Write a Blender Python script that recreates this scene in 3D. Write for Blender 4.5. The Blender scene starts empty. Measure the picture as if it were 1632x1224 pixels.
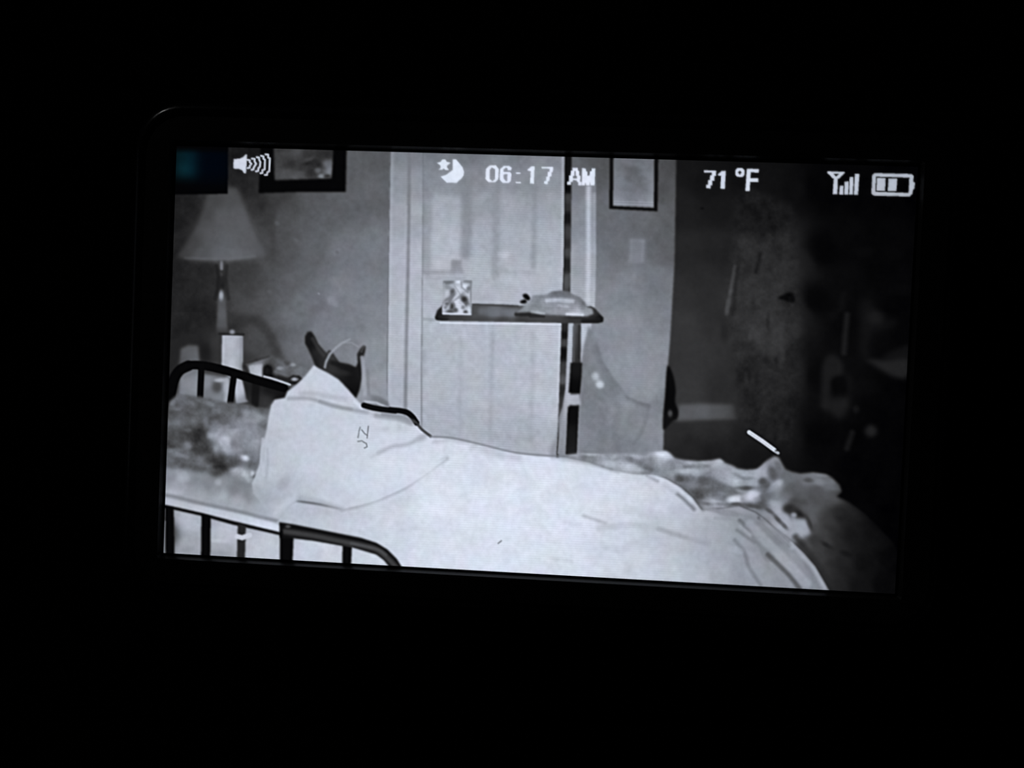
import bpy, bmesh, math
import numpy as np

# ------------------------------------------------------------------ camera, world, lights, exposure
C = bpy.context.scene
MM = 0.001
DISP_W, DISP_H = 110.7, 62.667            # lit area of the display, mm
FACE_Z = 22.0                             # height of the display face above the floor, mm
CAM_ROT = [math.radians(a) for a in (-1.211, 3.051, 2.423)]
CAM_POS = (3.702, -0.095, 117.861)        # mm, from the centre of the display
FOCAL = 1250.0                            # px of a 1632 px wide frame

cam_data = bpy.data.cameras.new('camera')
cam_data.sensor_width = 36.0
cam_data.lens = FOCAL / 1632.0 * 36.0
cam_data.clip_start = 0.005
cam = bpy.data.objects.new('camera', cam_data)
cam.location = (CAM_POS[0]*MM, CAM_POS[1]*MM, (CAM_POS[2]+FACE_Z)*MM)
cam.rotation_euler = CAM_ROT
C.collection.objects.link(cam)
C.camera = cam

world = bpy.data.worlds.new('dark_room')
world.use_nodes = True
world.node_tree.nodes['Background'].inputs[0].default_value = (0.5, 0.55, 0.8, 1)
world.node_tree.nodes['Background'].inputs[1].default_value = 0.0004
C.world = world

def area_lamp(name, loc, target, size, power, col=(1, 1, 1)):
    d = bpy.data.lights.new(name, 'AREA')
    d.size = size; d.energy = power; d.color = col
    o = bpy.data.objects.new(name, d)
    o.location = loc
    v = np.array(target) - np.array(loc)
    import mathutils
    o.rotation_euler = mathutils.Vector(v).to_track_quat('-Z', 'Y').to_euler()
    C.collection.objects.link(o)
    return o

# added lamps, unseen and far away: one faint up left, one broad and fainter to the left
area_lamp('added_rim_light', (-1.04, 1.06, 0.60), (0, 0, 0.02), 0.07, 0.5)  # added lamp, puts a glint on the upper left corner of the rim
area_lamp('added_left_edge_light', (-2.2, 0.1, 0.9), (0, 0, 0.02), 0.9, 0.12, (0.85, 0.9, 1))  # added broad lamp, draws a dim line along the housing's left edge

C.view_settings.view_transform = 'Standard'
C.view_settings.look = 'None'
C.view_settings.exposure = 0.0
C.view_settings.gamma = 1.0
C.view_settings.use_curve_mapping = False

# ------------------------------------------------------------------ materials
def mat_plain(name, col, rough, spec=0.5, noise=0.0, scale=200.0):
    m = bpy.data.materials.new(name); m.use_nodes = True
    nt = m.node_tree; b = nt.nodes['Principled BSDF']
    b.inputs['Base Color'].default_value = (*col, 1)
    b.inputs['Roughness'].default_value = rough
    b.inputs['Specular IOR Level'].default_value = spec
    if noise:
        tc = nt.nodes.new('ShaderNodeTexCoord')
        n = nt.nodes.new('ShaderNodeTexNoise'); n.inputs['Scale'].default_value = scale
        n.inputs['Detail'].default_value = 4
        r = nt.nodes.new('ShaderNodeValToRGB')
        r.color_ramp.elements[0].color = (*[c*(1-noise) for c in col], 1)
        r.color_ramp.elements[1].color = (*[c*(1+noise) for c in col], 1)
        nt.links.new(tc.outputs['Object'], n.inputs['Vector'])
        nt.links.new(n.outputs['Fac'], r.inputs['Fac'])
        nt.links.new(r.outputs['Color'], b.inputs['Base Color'])
        bp = nt.nodes.new('ShaderNodeBump'); bp.inputs['Strength'].default_value = 0.15
        bp.inputs['Distance'].default_value = 0.0002
        nt.links.new(n.outputs['Fac'], bp.inputs['Height'])
        nt.links.new(bp.outputs['Normal'], b.inputs['Normal'])
    return m

M_SHELL = mat_plain('black_plastic', (0.010, 0.010, 0.011), 0.2, 0.45, 0.25, 900)
M_BEZEL = mat_plain('black_bezel_plastic', (0.022, 0.021, 0.020), 0.34, 0.3, 0.2, 700)
M_GLASS = mat_plain('black_display_border', (0.003, 0.003, 0.004), 0.25, 0.2, 0.1, 300)
M_FLOOR = mat_plain('dark_carpet', (0.006, 0.006, 0.006), 0.95, 0.0, 0.5, 160)

def mat_display():
    m = bpy.data.materials.new('display_pixels'); m.use_nodes = True
    nt = m.node_tree; nt.nodes.clear()
    out = nt.nodes.new('ShaderNodeOutputMaterial')
    em = nt.nodes.new('ShaderNodeEmission')
    at = nt.nodes.new('ShaderNodeAttribute'); at.attribute_name = 'picture'
    tc = nt.nodes.new('ShaderNodeTexCoord')
    n1 = nt.nodes.new('ShaderNodeTexNoise'); n1.inputs['Scale'].default_value = 1150; n1.inputs['Detail'].default_value = 3
    mr = nt.nodes.new('ShaderNodeMapRange')
    mr.inputs['From Min'].default_value = 0.25; mr.inputs['From Max'].default_value = 0.75
    mr.inputs['To Min'].default_value = 0.93; mr.inputs['To Max'].default_value = 1.07
    mx = nt.nodes.new('ShaderNodeVectorMath'); mx.operation = 'SCALE'
    nt.links.new(tc.outputs['Object'], n1.inputs['Vector'])
    nt.links.new(n1.outputs['Fac'], mr.inputs['Value'])
    nt.links.new(at.outputs['Color'], mx.inputs[0])
    nt.links.new(mr.outputs['Result'], mx.inputs['Scale'])
    nt.links.new(mx.outputs['Vector'], em.inputs['Color'])
    em.inputs['Strength'].default_value = 1.0
    nt.links.new(em.outputs['Emission'], out.inputs['Surface'])
    return m
M_DISP = mat_display()

# ------------------------------------------------------------------ the floor under the monitor
def link_mesh(name, bm, mat, parent=None, smooth=False):
    me = bpy.data.meshes.new(name); bm.to_mesh(me); bm.free()
    me.materials.append(mat)
    if smooth:
        for p in me.polygons: p.use_smooth = True
    o = bpy.data.objects.new(name, me); C.collection.objects.link(o)
    if parent: o.parent = parent
    return o

bm = bmesh.new()
bmesh.ops.create_grid(bm, x_segments=12, y_segments=12, size=1.6)
floor = link_mesh('floor', bm, M_FLOOR)
floor['kind'] = 'structure'

# ------------------------------------------------------------------ the monitor: housing, bezel, screen
mon = bpy.data.objects.new('video_monitor', None)
mon.empty_display_size = 0.02
C.collection.objects.link(mon)
mon['label'] = 'black handheld video monitor glowing in the dark with a night-vision bedroom picture'
mon['category'] = 'monitor'

def rrect(hx, hy, r, n=10):
    pts = []
    for cx, cy, a0 in ((hx-r, hy-r, 0), (-hx+r, hy-r, 90), (-hx+r, -hy+r, 180), (hx-r, -hy+r, 270)):
        for k in range(n+1):
            a = math.radians(a0 + 90*k/n)
            pts.append((cx + r*math.cos(a), cy + r*math.sin(a)))
    return pts

BX, BY, BR = 62.4, 38.3, 7.6
def loft(bm, rings):
    vs = [[bm.verts.new((x*MM, y*MM, z*MM)) for x, y in pts] for pts, z in rings]
    for a, b in zip(vs, vs[1:]):
        n = len(a)
        for i in range(n):
            bm.faces.new((a[i], a[(i+1) % n], b[(i+1) % n], b[i]))
    return vs

# shell: flat back on the floor, swelling sides, rounded front rim
bm = bmesh.new()
rings = [(rrect(BX-9, BY-9, 6), 0.0), (rrect(BX-5.5, BY-5.5, 6.5), 1.0), (rrect(BX-2.4, BY-2.4, 7), 3.6), (rrect(BX-0.6, BY-0.6, BR), 8.5)]
rings.append((rrect(BX, BY, BR), FACE_Z-3.2))
for k in range(1, 7):
    a = math.radians(90*k/6)
    ins = 1.6*(1-math.cos(a))
    rings.append((rrect(BX-ins, BY-ins, BR-ins*0.8), FACE_Z-1.4 + 1.6*math.sin(a)))
vs = loft(bm, rings)
bm.faces.new(vs[0][::-1])
# the front rim turns down into the seat of the bezel
inner = [bm.verts.new((x*MM, y*MM, (FACE_Z-0.1)*MM)) for x, y in rrect(BX-2.4, BY-2.4, BR-1.6)]
n = len(inner)
for i in range(n):
    bm.faces.new((vs[-1][i], vs[-1][(i+1) % n], inner[(i+1) % n], inner[i]))
bm.normal_update()
housing = link_mesh('housing', bm, M_SHELL, mon, True)

# bezel: flat ring between rim and display, chamfered towards the lit area
bm = bmesh.new()
gx, gy = DISP_W/2+0.42, DISP_H/2+0.42
ringpts = [(rrect(BX-2.5, BY-2.5, BR-1.6), FACE_Z-0.6), (rrect(BX-2.5, BY-2.5, BR-1.6), FACE_Z+0.40),
           (rrect(gx+0.34, gy+0.34, 0.5), FACE_Z+0.54), (rrect(gx, gy, 0.25), FACE_Z-0.02), (rrect(gx, gy, 0.25), FACE_Z-0.6)]
loft(bm, ringpts)
bm.normal_update()
link_mesh('bezel', bm, M_BEZEL, mon)

bm = bmesh.new()
bmesh.ops.create_cube(bm, size=1)
for v in bm.verts:
    v.co.x *= 2*(gx-0.02)*MM; v.co.y *= 2*(gy-0.02)*MM
    v.co.z = (FACE_Z-0.06 + (v.co.z-0.5)*1.2)*MM
screen = link_mesh('screen', bm, M_GLASS, mon)
screen['label'] = 'lit flat display showing a grey bedroom picture with white status icons'

# ------------------------------------------------------------------ the picture on the display
# Drawn on a canvas in display-drawing units, then cut into the display's own cells; each thing in the
# picture keeps its own group of cells.
X0, Y0, X1, Y1 = 236, 212, 1492, 968
WID, HEI = X1-X0, Y1-Y0
G = np.full((HEI, WID), 3.0)
TEAL = np.zeros((HEI, WID, 3))
IDM = np.zeros((HEI, WID), np.int32)
PIECES = [None]
rng = np.random.RandomState(7)
CUR = {'mask': None}

def sm(t): t = np.clip(t, 0, 1); return t*t*(3-2*t)

def blur(a, s):
    if s <= 0.05: return a
    r = max(1, int(3*s)); k = np.exp(-0.5*(np.arange(-r, r+1)/s)**2); k /= k.sum()
    p = np.pad(a, ((r, r), (r, r)), mode='edge')
    t = sum(k[i]*p[i:i+a.shape[0], :] for i in range(2*r+1))
    return sum(k[i]*t[:, i:i+a.shape[1]] for i in range(2*r+1))

def catmull(pts, n=5, closed=True):
    P = np.array(pts, float); out = []; m = len(P)
    rngs = range(m) if closed else range(m-1)
    for i in rngs:
        if closed: a, b, c, d = P[(i-1) % m], P[i], P[(i+1) % m], P[(i+2) % m]
        else: a, b, c, d = P[max(i-1, 0)], P[i], P[i+1], P[min(i+2, m-1)]
        for k in range(n):
            t = k/n
            out.append(0.5*((2*b)+(-a+c)*t+(2*a-5*b+4*c-d)*t*t+(-a+3*b-3*c+d)*t**3))
    if not closed: out.append(P[-1])
    return np.array(out)

def raster(pts, sig=1.1, holes=()):
    """soft-edged inside mask of a polygon on the canvas, returned with its window"""
    P = np.array(pts, float); pad = int(3*sig)+3
    ax, ay = max(X0, int(P[:, 0].min())-pad), max(Y0, int(P[:, 1].min())-pad)
    bx, by = min(X1, int(P[:, 0].max())+pad), min(Y1, int(P[:, 1].max())+pad)
    acc = np.zeros((by-ay, bx-ax))
    for sx, sy in ((.25, .25), (.75, .25), (.25, .75), (.75, .75)):
        xs = np.arange(ax, bx)+sx; ys = np.arange(ay, by)+sy
        ins = np.zeros((len(ys), len(xs)), bool)
        for ring in (P,)+tuple(np.array(h, float) for h in holes):
            Q = np.roll(ring, -1, 0)
            for (xa, ya), (xb, yb) in zip(ring, Q):
                if ya == yb: continue
                rows = ((ya <= ys) & (ys < yb)) | ((yb <= ys) & (ys < ya))
                if not rows.any(): continue
                xi = xa+(ys[rows]-ya)*(xb-xa)/(yb-ya)
                ins[rows] ^= xs[None, :] >= xi[:, None]
        acc += ins
    return blur(acc/4, sig), (slice(ay-Y0, by-Y0), slice(ax-X0, bx-X0)), (ax, ay, bx, by)

def field(cps, box, p=1.6, s=10.0):
    """smooth tone through control points (x, y, tone)"""
    if not isinstance(cps, (list, tuple)): return float(cps)
    if len(cps) == 1: return float(cps[0][2])
    ax, ay, bx, by = box; st = 4
    gx_ = np.arange(ax, bx+st, st); gy_ = np.arange(ay, by+st, st)
    Xg, Yg = np.meshgrid(gx_, gy_)
    num = np.zeros(Xg.shape); den = np.zeros(Xg.shape)
    for x, y, v in cps:
        w = 1.0/(((Xg-x)**2+(Yg-y)**2+s*s)**p)
        num += w*v; den += w
    F = num/den
    xs = (np.arange(ax, bx)-ax)/st; ys = (np.arange(ay, by)-ay)/st
    xi = np.minimum(xs.astype(int), F.shape[1]-2); yi = np.minimum(ys.astype(int), F.shape[0]-2)
    fx = (xs-xi)[None, :]; fy = (ys-yi)[:, None]
    A = F[yi][:, xi]; B = F[yi][:, xi+1]; D = F[yi+1][:, xi]; E = F[yi+1][:, xi+1]
    return (A*(1-fx)+B*fx)*(1-fy)+(D*(1-fx)+E*fx)*fy

def fresh(name, label=None):
    PIECES.append((name, label)); return len(PIECES)-1

def piece(name, label, pts, tone, sig=1.1, smooth=False, p=1.6, s=10.0, holes=(), pid=None):
    if smooth: pts = catmull(pts)
    m, w, box = raster(pts, sig, holes)
    G[w] = G[w]*(1-m)+field(tone, box, p, s)*m
    pid = pid or fresh(name, label)
    IDM[w][m > 0.5] = pid
    CUR['mask'] = np.zeros((HEI, WID)); CUR['mask'][w] = m
    return pid

def patch(pts, tone, a=1.0, sig=2.0, smooth=True, clip=True):
    if smooth: pts = catmull(pts)
    m, w, box = raster(pts, sig)
    m = m*a
    if clip and CUR['mask'] is not None: m = m*CUR['mask'][w]
    G[w] = G[w]*(1-m)+field(tone, box)*m

def dist(pts, box):
    ax, ay, bx, by = box
    X, Y = np.meshgrid(np.arange(ax, bx)+.5, np.arange(ay, by)+.5)
    d = np.full(X.shape, 1e9)
    for (xa, ya), (xb, yb) in zip(pts, pts[1:]):
        L = (xb-xa)**2+(yb-ya)**2+1e-9
        t = np.clip(((X-xa)*(xb-xa)+(Y-ya)*(yb-ya))/L, 0, 1)
        d = np.minimum(d, np.hypot(X-xa-t*(xb-xa), Y-ya-t*(yb-ya)))
    return d

def stroke(pts, wd, tone, a=1.0, soft=1.2, curve=False, clip=True, pid=None, tapers=False):
    """a brush line of a given width; with pid it also claims its cells for that piece"""
    if curve: pts = catmull(pts, 6, False)
    if clip and not pid: wd, soft = wd*1.25, soft*1.6
    P = np.array(pts, float); pad = int(wd/2+3*soft)+3
    box = (max(X0, int(P[:, 0].min())-pad), max(Y0, int(P[:, 1].min())-pad),
           min(X1, int(P[:, 0].max())+pad), min(Y1, int(P[:, 1].max())+pad))
    if box[2] <= box[0] or box[3] <= box[1]: return
    w = (slice(box[1]-Y0, box[3]-Y0), slice(box[0]-X0, box[2]-X0))
    m = sm((wd/2+soft-dist(P, box))/(2*soft))
    if pid: IDM[w][m > 0.5] = pid
    m = m*a
    if clip and not pid and CUR['mask'] is not None: m = m*CUR['mask'][w]
    G[w] = G[w]*(1-m)+tone*m

def blob(x, y, rx, ry, tone, a=1.0, ang=0.0, clip=True):
    r = int(2.6*max(rx, ry))+2
    box = (max(X0, int(x-r)), max(Y0, int(y-r)), min(X1, int(x+r)), min(Y1, int(y+r)))
    if box[2] <= box[0] or box[3] <= box[1]: return
    w = (slice(box[1]-Y0, box[3]-Y0), slice(box[0]-X0, box[2]-X0))
    X, Y = np.meshgrid(np.arange(box[0], box[2])+.5-x, np.arange(box[1], box[3])+.5-y)
    c, s_ = math.cos(math.radians(ang)), math.sin(math.radians(ang))
    u, v = (X*c+Y*s_)/rx, (-X*s_+Y*c)/ry
    m = a*np.exp(-(u*u+v*v)**1.4*0.7)
    if clip and CUR['mask'] is not None: m = m*CUR['mask'][w]
    G[w] = G[w]*(1-m)+tone*m

def fbm(scale, octs=3, sx=1.0):
    out = np.zeros((HEI, WID)); amp = 1.0
    for _ in range(octs):
        nx, ny = int(WID/(scale*sx))+3, int(HEI/scale)+3
        g = rng.rand(ny, nx)*2-1
        xs = np.arange(WID)/(scale*sx); ys = np.arange(HEI)/scale
        xi, yi = xs.astype(int), ys.astype(int)
        fx = sm(xs-xi)[None, :]; fy = sm(ys-yi)[:, None]
        out += amp*((g[yi][:, xi]*(1-fx)+g[yi][:, xi+1]*fx)*(1-fy)+(g[yi+1][:, xi]*(1-fx)+g[yi+1][:, xi+1]*fx)*fy)
        scale /= 2.0; amp *= 0.55
    return out
N24, N10 = fbm(24, 4), fbm(9, 3)
_wx, _wy = fbm(26, 2)*11, fbm(26, 2)*11
_j, _i = np.mgrid[0:HEI, 0:WID]
MARB = fbm(17, 2, 1.5)[np.clip((_j+_wy).astype(int), 0, HEI-1), np.clip((_i+_wx).astype(int), 0, WID-1)]
MARB = blur(MARB, 1.0)

def mottle(amp, big=True, clip=True):
    m = CUR['mask'] if clip else 1.0
    G[:] += (N24 if big else N10)*amp*m

def z(x0, y0, k, pts): return [(x0+a/k, y0+b/k) for a, b in pts]

# ---- wall behind the bedside
piece('pictured_wall', 'grey bedroom wall behind the lamp in the picture',
  [(236, 212), (622, 212), (622, 245), (619, 420), (617, 600), (620, 720), (236, 720)],
  [(270,330,27),(272,420,30),(272,500,33),(275,560,34),(320,440,36),(320,500,33),(335,560,28),(390,250,22),(395,290,35),(415,320,44),(430,345,62),(440,312,56),
   (450,350,78),(500,315,84),(520,350,92),(570,260,90),(600,245,88),(600,300,97),(560,320,95),(450,400,80),(500,400,96),(560,400,114),(605,400,120),
   (385,430,55),(390,460,64),(430,410,70),(460,450,94),(505,480,112),(545,400,116),(545,460,128),(545,540,128),(480,560,110),(470,510,106),(420,480,82),
   (440,530,88),(605,500,134),(600,560,142),(600,620,150),(560,500,125),(520,520,124),(455,580,98),(440,600,95),(580,700,150),(410,560,74),(300,600,40),(600,460,124)], p=1.7, s=9)
patch([(366,506),(385,501),(410,501),(424,512),(438,534),(448,556),(456,578),(462,596),(440,598),(436,575),(424,545),(408,524),(390,520),(372,528)], 50, .75, 4)
patch([(395,525),(415,530),(432,560),(438,590),(392,590)], 70, .8, 5)
blob(372, 528, 18, 18, 40, .7)
patch([(398,300),(414,330),(424,362),(432,395),(438,410),(446,405),(436,370),(420,330),(408,296)], 44, .45, 5)
for x, y, r, t in ((528,478,7,146),(535,486,5,142),(508,468,2,150),(540,398,3,126),(442,356,4,95),(472,383,4,92),(430,465,4,96),(537,402,3,96),(553,345,4,92),(548,354,4,92)):
    blob(x, y, r, r*.8, t, .55, 30)
mottle(3.5)
mottle(2.5, False)

# ---- dark hallway, right of the wall corner
piece('pictured_hallway', 'dark hallway at the right of the picture',
  [(1060, 212), (1492, 212), (1492, 968), (1040, 968)],
  [(1090,270,22),(1085,330,28),(1130,290,17),(1150,330,22),(1095,400,37),(1140,400,33),(1090,470,46),(1090,520,52),(1115,560,50),(1145,540,46),(1150,620,42),(1100,620,52),
   (1140,490,42),(1120,440,40),(1190,280,14),(1230,300,16),(1200,350,28),(1180,400,36),(1250,380,30),(1265,300,12),(1275,420,26),(1275,500,24),(1270,600,24),(1260,700,18),(1300,300,4),(1310,400,4),
   (1300,480,6),(1300,600,8),(1300,700,5),(1330,300,3),(1400,300,3),(1450,400,4),(1400,400,5),(1400,700,3),(1440,500,4),(1380,750,3),(1440,800,2),(1470,600,2),(1470,300,2),(1480,900,2),(1350,520,7)], sig=0.5, p=1.9, s=8)
blob(1119, 332, 3, 2, 12, .7)
patch([(1314,572),(1330,566),(1343,580),(1340,600),(1326,604),(1322,640),(1310,650),(1309,610)], 32, .75, 4)
patch([(1340,592),(1356,598),(1358,616),(1350,640),(1348,600)], 18, .7, 4)
patch([(1327,604),(1346,602),(1348,630),(1330,632)], 6, .8, 3)
patch([(1322,636),(1352,634),(1352,652),(1338,668),(1322,656),(1310,650)], 33, .75, 5)
stroke([(1350,502),(1347,535),(1345,562)], 7, 29, .8, 3)
stroke([(1345,470),(1341,492),(1325,506)], 7, 15, .6, 5)
patch([(1372,480),(1390,482),(1402,500),(1408,512),(1425,505),(1425,520),(1395,530),(1384,545),(1382,570),(1372,565),(1371,520)], 20, .75, 6)
blob(1395, 506, 14, 10, 29, .7)
patch([(1404,574),(1422,572),(1448,571),(1448,600),(1430,602),(1412,594),(1390,580),(1378,572)], 40, .8, 4)
patch([(1414,562),(1432,556),(1448,551),(1448,572),(1410,573)], 23, .7, 4)
blob(1388, 687, 9, 9, 34, .9)
blob(1364, 652, 5, 6, 22, .8)
stroke([(1358,690),(1350,714)], 7, 25, .75, 3)
for x, y, t in ((1375,400,9),(1425,405,8),(1440,462,9),(1415,462,8),(1378,402,10)): blob(x, y, 14, 8, t, .6)
mottle(1.2)

piece('pictured_hallway_floor', 'dark floor at the foot of the hallway wall in the picture',
  [(1055,671),(1100,671),(1182,668),(1200,690),(1240,720),(1262,760),(1050,760)],
  [(1075,690,42),(1110,680,44),(1150,680,40),(1100,710,33),(1140,730,26),(1180,700,27),(1200,740,20),(1240,745,17)], sig=2.2)
mottle(2)
piece('pictured_baseboard', 'pale strip of baseboard low on the hallway wall in the picture',
  [(1082,645),(1115,643),(1172,645),(1176,668),(1120,669),(1078,671)], [(1090,658,88),(1120,656,90),(1145,656,82),(1160,656,74),(1174,656,52)], sig=3)
# hanging garments at the end of the hallway
piece('pictured_hanging_garments', 'dim pale garments hanging in the hallway of the picture',
  [(1172,310),(1205,300),(1262,330),(1275,420),(1278,520),(1276,640),(1258,720),(1225,705),(1190,682),(1176,660),(1172,600),(1158,510),(1156,470),(1164,420)],
  [(1190,330,24),(1230,350,24),(1250,400,38),(1200,420,42),(1210,480,49),(1190,470,48),(1240,440,46),(1265,480,34),(1230,520,52),(1180,530,46),(1205,530,56),(1240,530,54),(1200,600,38),(1180,590,36),
   (1240,620,38),(1215,560,44),(1225,590,40),(1265,560,30),(1262,640,26),(1190,650,36),(1225,660,30),(1250,690,25),(1180,500,48)], sig=6, p=1.8, s=8)
stroke([(1172,425),(1166,455),(1159,496)], 6, 70, .8, 3, False, False)
stroke([(1160,480),(1158,500)], 6, 72, .6, 3, False, False)
blob(1155, 528, 6, 16, 30, .6, 0, False); blob(1160, 400, 8, 30, 28, .5, 10, False)
for xx, yy, tt in ((1190,400,46),(1222,400,44),(1240,390,36),(1200,450,52),(1225,430,40),(1246,440,50),(1258,520,36),(1218,640,40),(1236,655,28),(1202,665,26)): blob(xx, yy, 7, 30, tt, .5, 5)
stroke([(1176,420),(1171,470),(1168,500)], 4, 30, .7, 3)
stroke([(1212,405),(1207,425),(1205,434)], 4, 16, .7, 3)
patch([(1240,474),(1262,466),(1266,482),(1248,478)], 6, 1, 2)
for x, y, rx, ry, t, a in ((1180,600,6,10,18,.7),(1194,600,4,8,24,.5),(1185,590,10,4,24,.5),(1224,510,3,12,32,.6),(1200,486,4,12,36,.5),(1196,537,4,4,66,.5),(1190,548,10,4,36,.5),(1165,525,5,8,32,.5),
                            (1222,575,6,6,26,.5),(1238,575,4,6,22,.5),(1214,545,5,10,60,.4),(1243,540,10,16,58,.4),(1190,614,4,10,52,.4),(1230,560,8,8,54,.35),(1248,563,4,10,56,.35),(1206,600,4,12,28,.5),
                            (1205,570,10,8,34,.5),(1180,566,8,10,46,.4),(1190,625,5,10,24,.4),(1166,610,4,14,48,.3)):
    blob(x, y, rx, ry, t, a)
mottle(4, False); mottle(3)

# ---- short wall right of the door
piece('pictured_wall_section', 'short lit wall right of the door in the picture',
  [(945,212),(1078,212),(1077,300),(1075,420),(1068,540),(1063,600),(1058,680),(1056,760),(890,760),(890,500),(945,470)],
  [(960,262,84),(1062,268,74),(1055,300,80),(962,345,104),(1030,350,100),(1060,350,90),(1065,400,94),(985,400,108),(960,420,118),(960,470,134),(1000,450,128),(1050,450,116),(1055,500,126),
   (1000,520,142),(960,540,140),(1045,560,140),(1000,580,146),(1040,620,144),(1045,690,138),(1020,730,132),(1058,640,126),(900,680,140)], sig=1.6, p=1.7)
mottle(3, False); mottle(2)
piece('pictured_switch_plate', 'pale switch plate on the wall right of the door in the picture',
  [(1003,379),(1029,381),(1027,420),(1002,419)], [(1008,384,116),(1025,384,120),(1014,396,126),(1008,415,132),(1024,415,124)], sig=2.4)
stroke([(1006,383),(1026,384)], 4, 136, .45, 2.5); stroke([(1025,385),(1023,415)], 3, 138, .35, 2); stroke([(1007,385),(1005,415)], 3, 138, .3, 2)

# ---- door casing and door
piece('pictured_door_frame', 'left upright of the pale door frame in the picture',
  [(622,212),(676,212),(674,420),(672,600),(672,760),(617,760),(617,600),(619,420)],
  [(635,246,126),(635,290,144),(634,340,160),(632,420,176),(632,520,182),(632,640,176),(662,246,126),(662,290,150),(661,340,168),(661,420,184),(660,520,188),(660,640,184),(640,700,178)], sig=1.4)
stroke([(652,240),(652,300),(650,420),(647,560),(646,660)], 4.5, 118, .75, 1.8)
stroke([(648,330),(647,420),(644,600)], 3, 196, .25, 2)
stroke([(625,245),(622,420),(620,640)], 4, 198, .22, 2.5)
mottle(2.5, False)
piece('pictured_door', 'pale panelled door in the middle of the picture',
  [(674,212),(901,212),(899,420),(895,520),(892,640),(886,730),(880,760),(672,760),(672,600)],
  [(690,246,118),(750,247,116),(830,250,124),(885,252,132),(690,290,142),(750,290,138),(830,290,140),(885,290,148),(690,330,162),(760,330,152),(820,330,160),(885,330,164),(710,380,178),
   (770,380,170),(830,380,174),(885,380,174),(700,440,180),(770,440,180),(830,440,184),(885,440,182),(700,520,184),(770,560,186),(840,560,187),(885,540,190),(700,620,182),(770,620,184),(850,620,188),
   (880,640,190),(700,680,176),(770,680,176),(840,690,174),(870,710,176)], sig=1.2)
# upper panels
stroke([(684,262),(683,330),(681,432)], 12, 132, .42, 3)
stroke([(676,246),(675,330),(674,432)], 3, 128, .5, 2)
patch([(689,312),(735,312),(735,428),(686,428)], [(710,330,176),(712,400,190)], .55, 3, False)
stroke([(744,280),(744,340),(742,405)], 13, 134, .65, 4)
stroke([(793,290),(792,350),(790,434)], 10, 134, .55, 4)
stroke([(853,290),(852,345),(850,425)], 7, 136, .5, 3)
stroke([(676,434),(736,434)], 5, 150, .7, 2.5)
stroke([(674,443),(738,444)], 4, 166, .6, 2)
patch([(719,414),(736,414),(737,434),(718,434)], [(727,418,138),(728,430,148)], .9, 2, False)
stroke([(788,405),(787,445)], 4, 158, .6, 2)
stroke([(800,433),(850,435)], 5, 164, .55, 3)
stroke([(805,318),(803,420)], 20, 186, .2, 6); stroke([(768,318),(766,440)], 18, 182, .18, 6)
# lower panels
for xs, a in (((672,525,671,690), .5), ((735,540,733,690), .35), ((785,530,781,700), .5), ((850,530,846,700), .35), ((675,560,674,600), .4)):
    stroke([(xs[0], xs[1]), (xs[2], xs[3])], 6, 160, a, 3)
stroke([(672,508),(692,510)], 4, 156, .7, 1.5)
stroke([(797,604),(845,602)], 5, 172, .3, 3)
stroke([(790,696),(845,698)], 8, 160, .4, 4)
stroke([(897,250),(896,420)], 3, 196, .4, 1.5); stroke([(893,525),(890,640)], 4, 208, .6, 1.8)
blob(803, 406, 8, 6, 204, .5)
patch([(893,655),(888,690),(876,724),(900,732),(905,690),(907,640)], 138, .8, 3)
mottle(3.5, False); mottle(2)
piece('pictured_door_gap', 'dark gap along the latch edge of the door in the picture',
  [(901,240),(912,240),(910,345),(909,420),(907,480),(905,545),(901,620),(896,650),(890,668),(892,600),(895,520),(897,480),(899,420),(900,330)],
  [(905,250,16),(906,300,10),(906,315,60),(906,330,48),(906,345,22),(905,370,60),(904,390,44),(904,400,70),(903,420,36),(902,450,80),(901,470,62),(899,520,40),(899,535,20),(899,545,70),(898,560,16),
   (897,590,60),(896,605,84),(895,620,40),(893,640,56),(891,660,70)], sig=1.2, p=2.2, s=4)
piece('pictured_door_frame', 'right upright of the pale door frame in the picture',
  [(911,240),(950,240),(950,420),(948,490),(940,530),(932,552),(926,580),(926,520),(913,520),(913,560),(908,640),(905,690),(900,724),(888,724),(897,660),(902,620),(905,545),(908,480),(909,420),(910,345)],
  [(925,258,96),(945,258,84),(920,300,118),(922,350,136),(920,420,156),(925,470,166),(945,320,140),(945,420,160),(944,480,186),(908,540,190),(932,530,190),(929,560,176),(906,620,186),(903,650,168),(900,690,148),(893,715,140)], sig=1.3)
stroke([(938,300),(938,345),(938,420),(937,478)], 6, 205, .8, 2.5)
stroke([(947,310),(946,420),(944,480)], 5, 176, .4, 2)
mottle(3, False)

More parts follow.
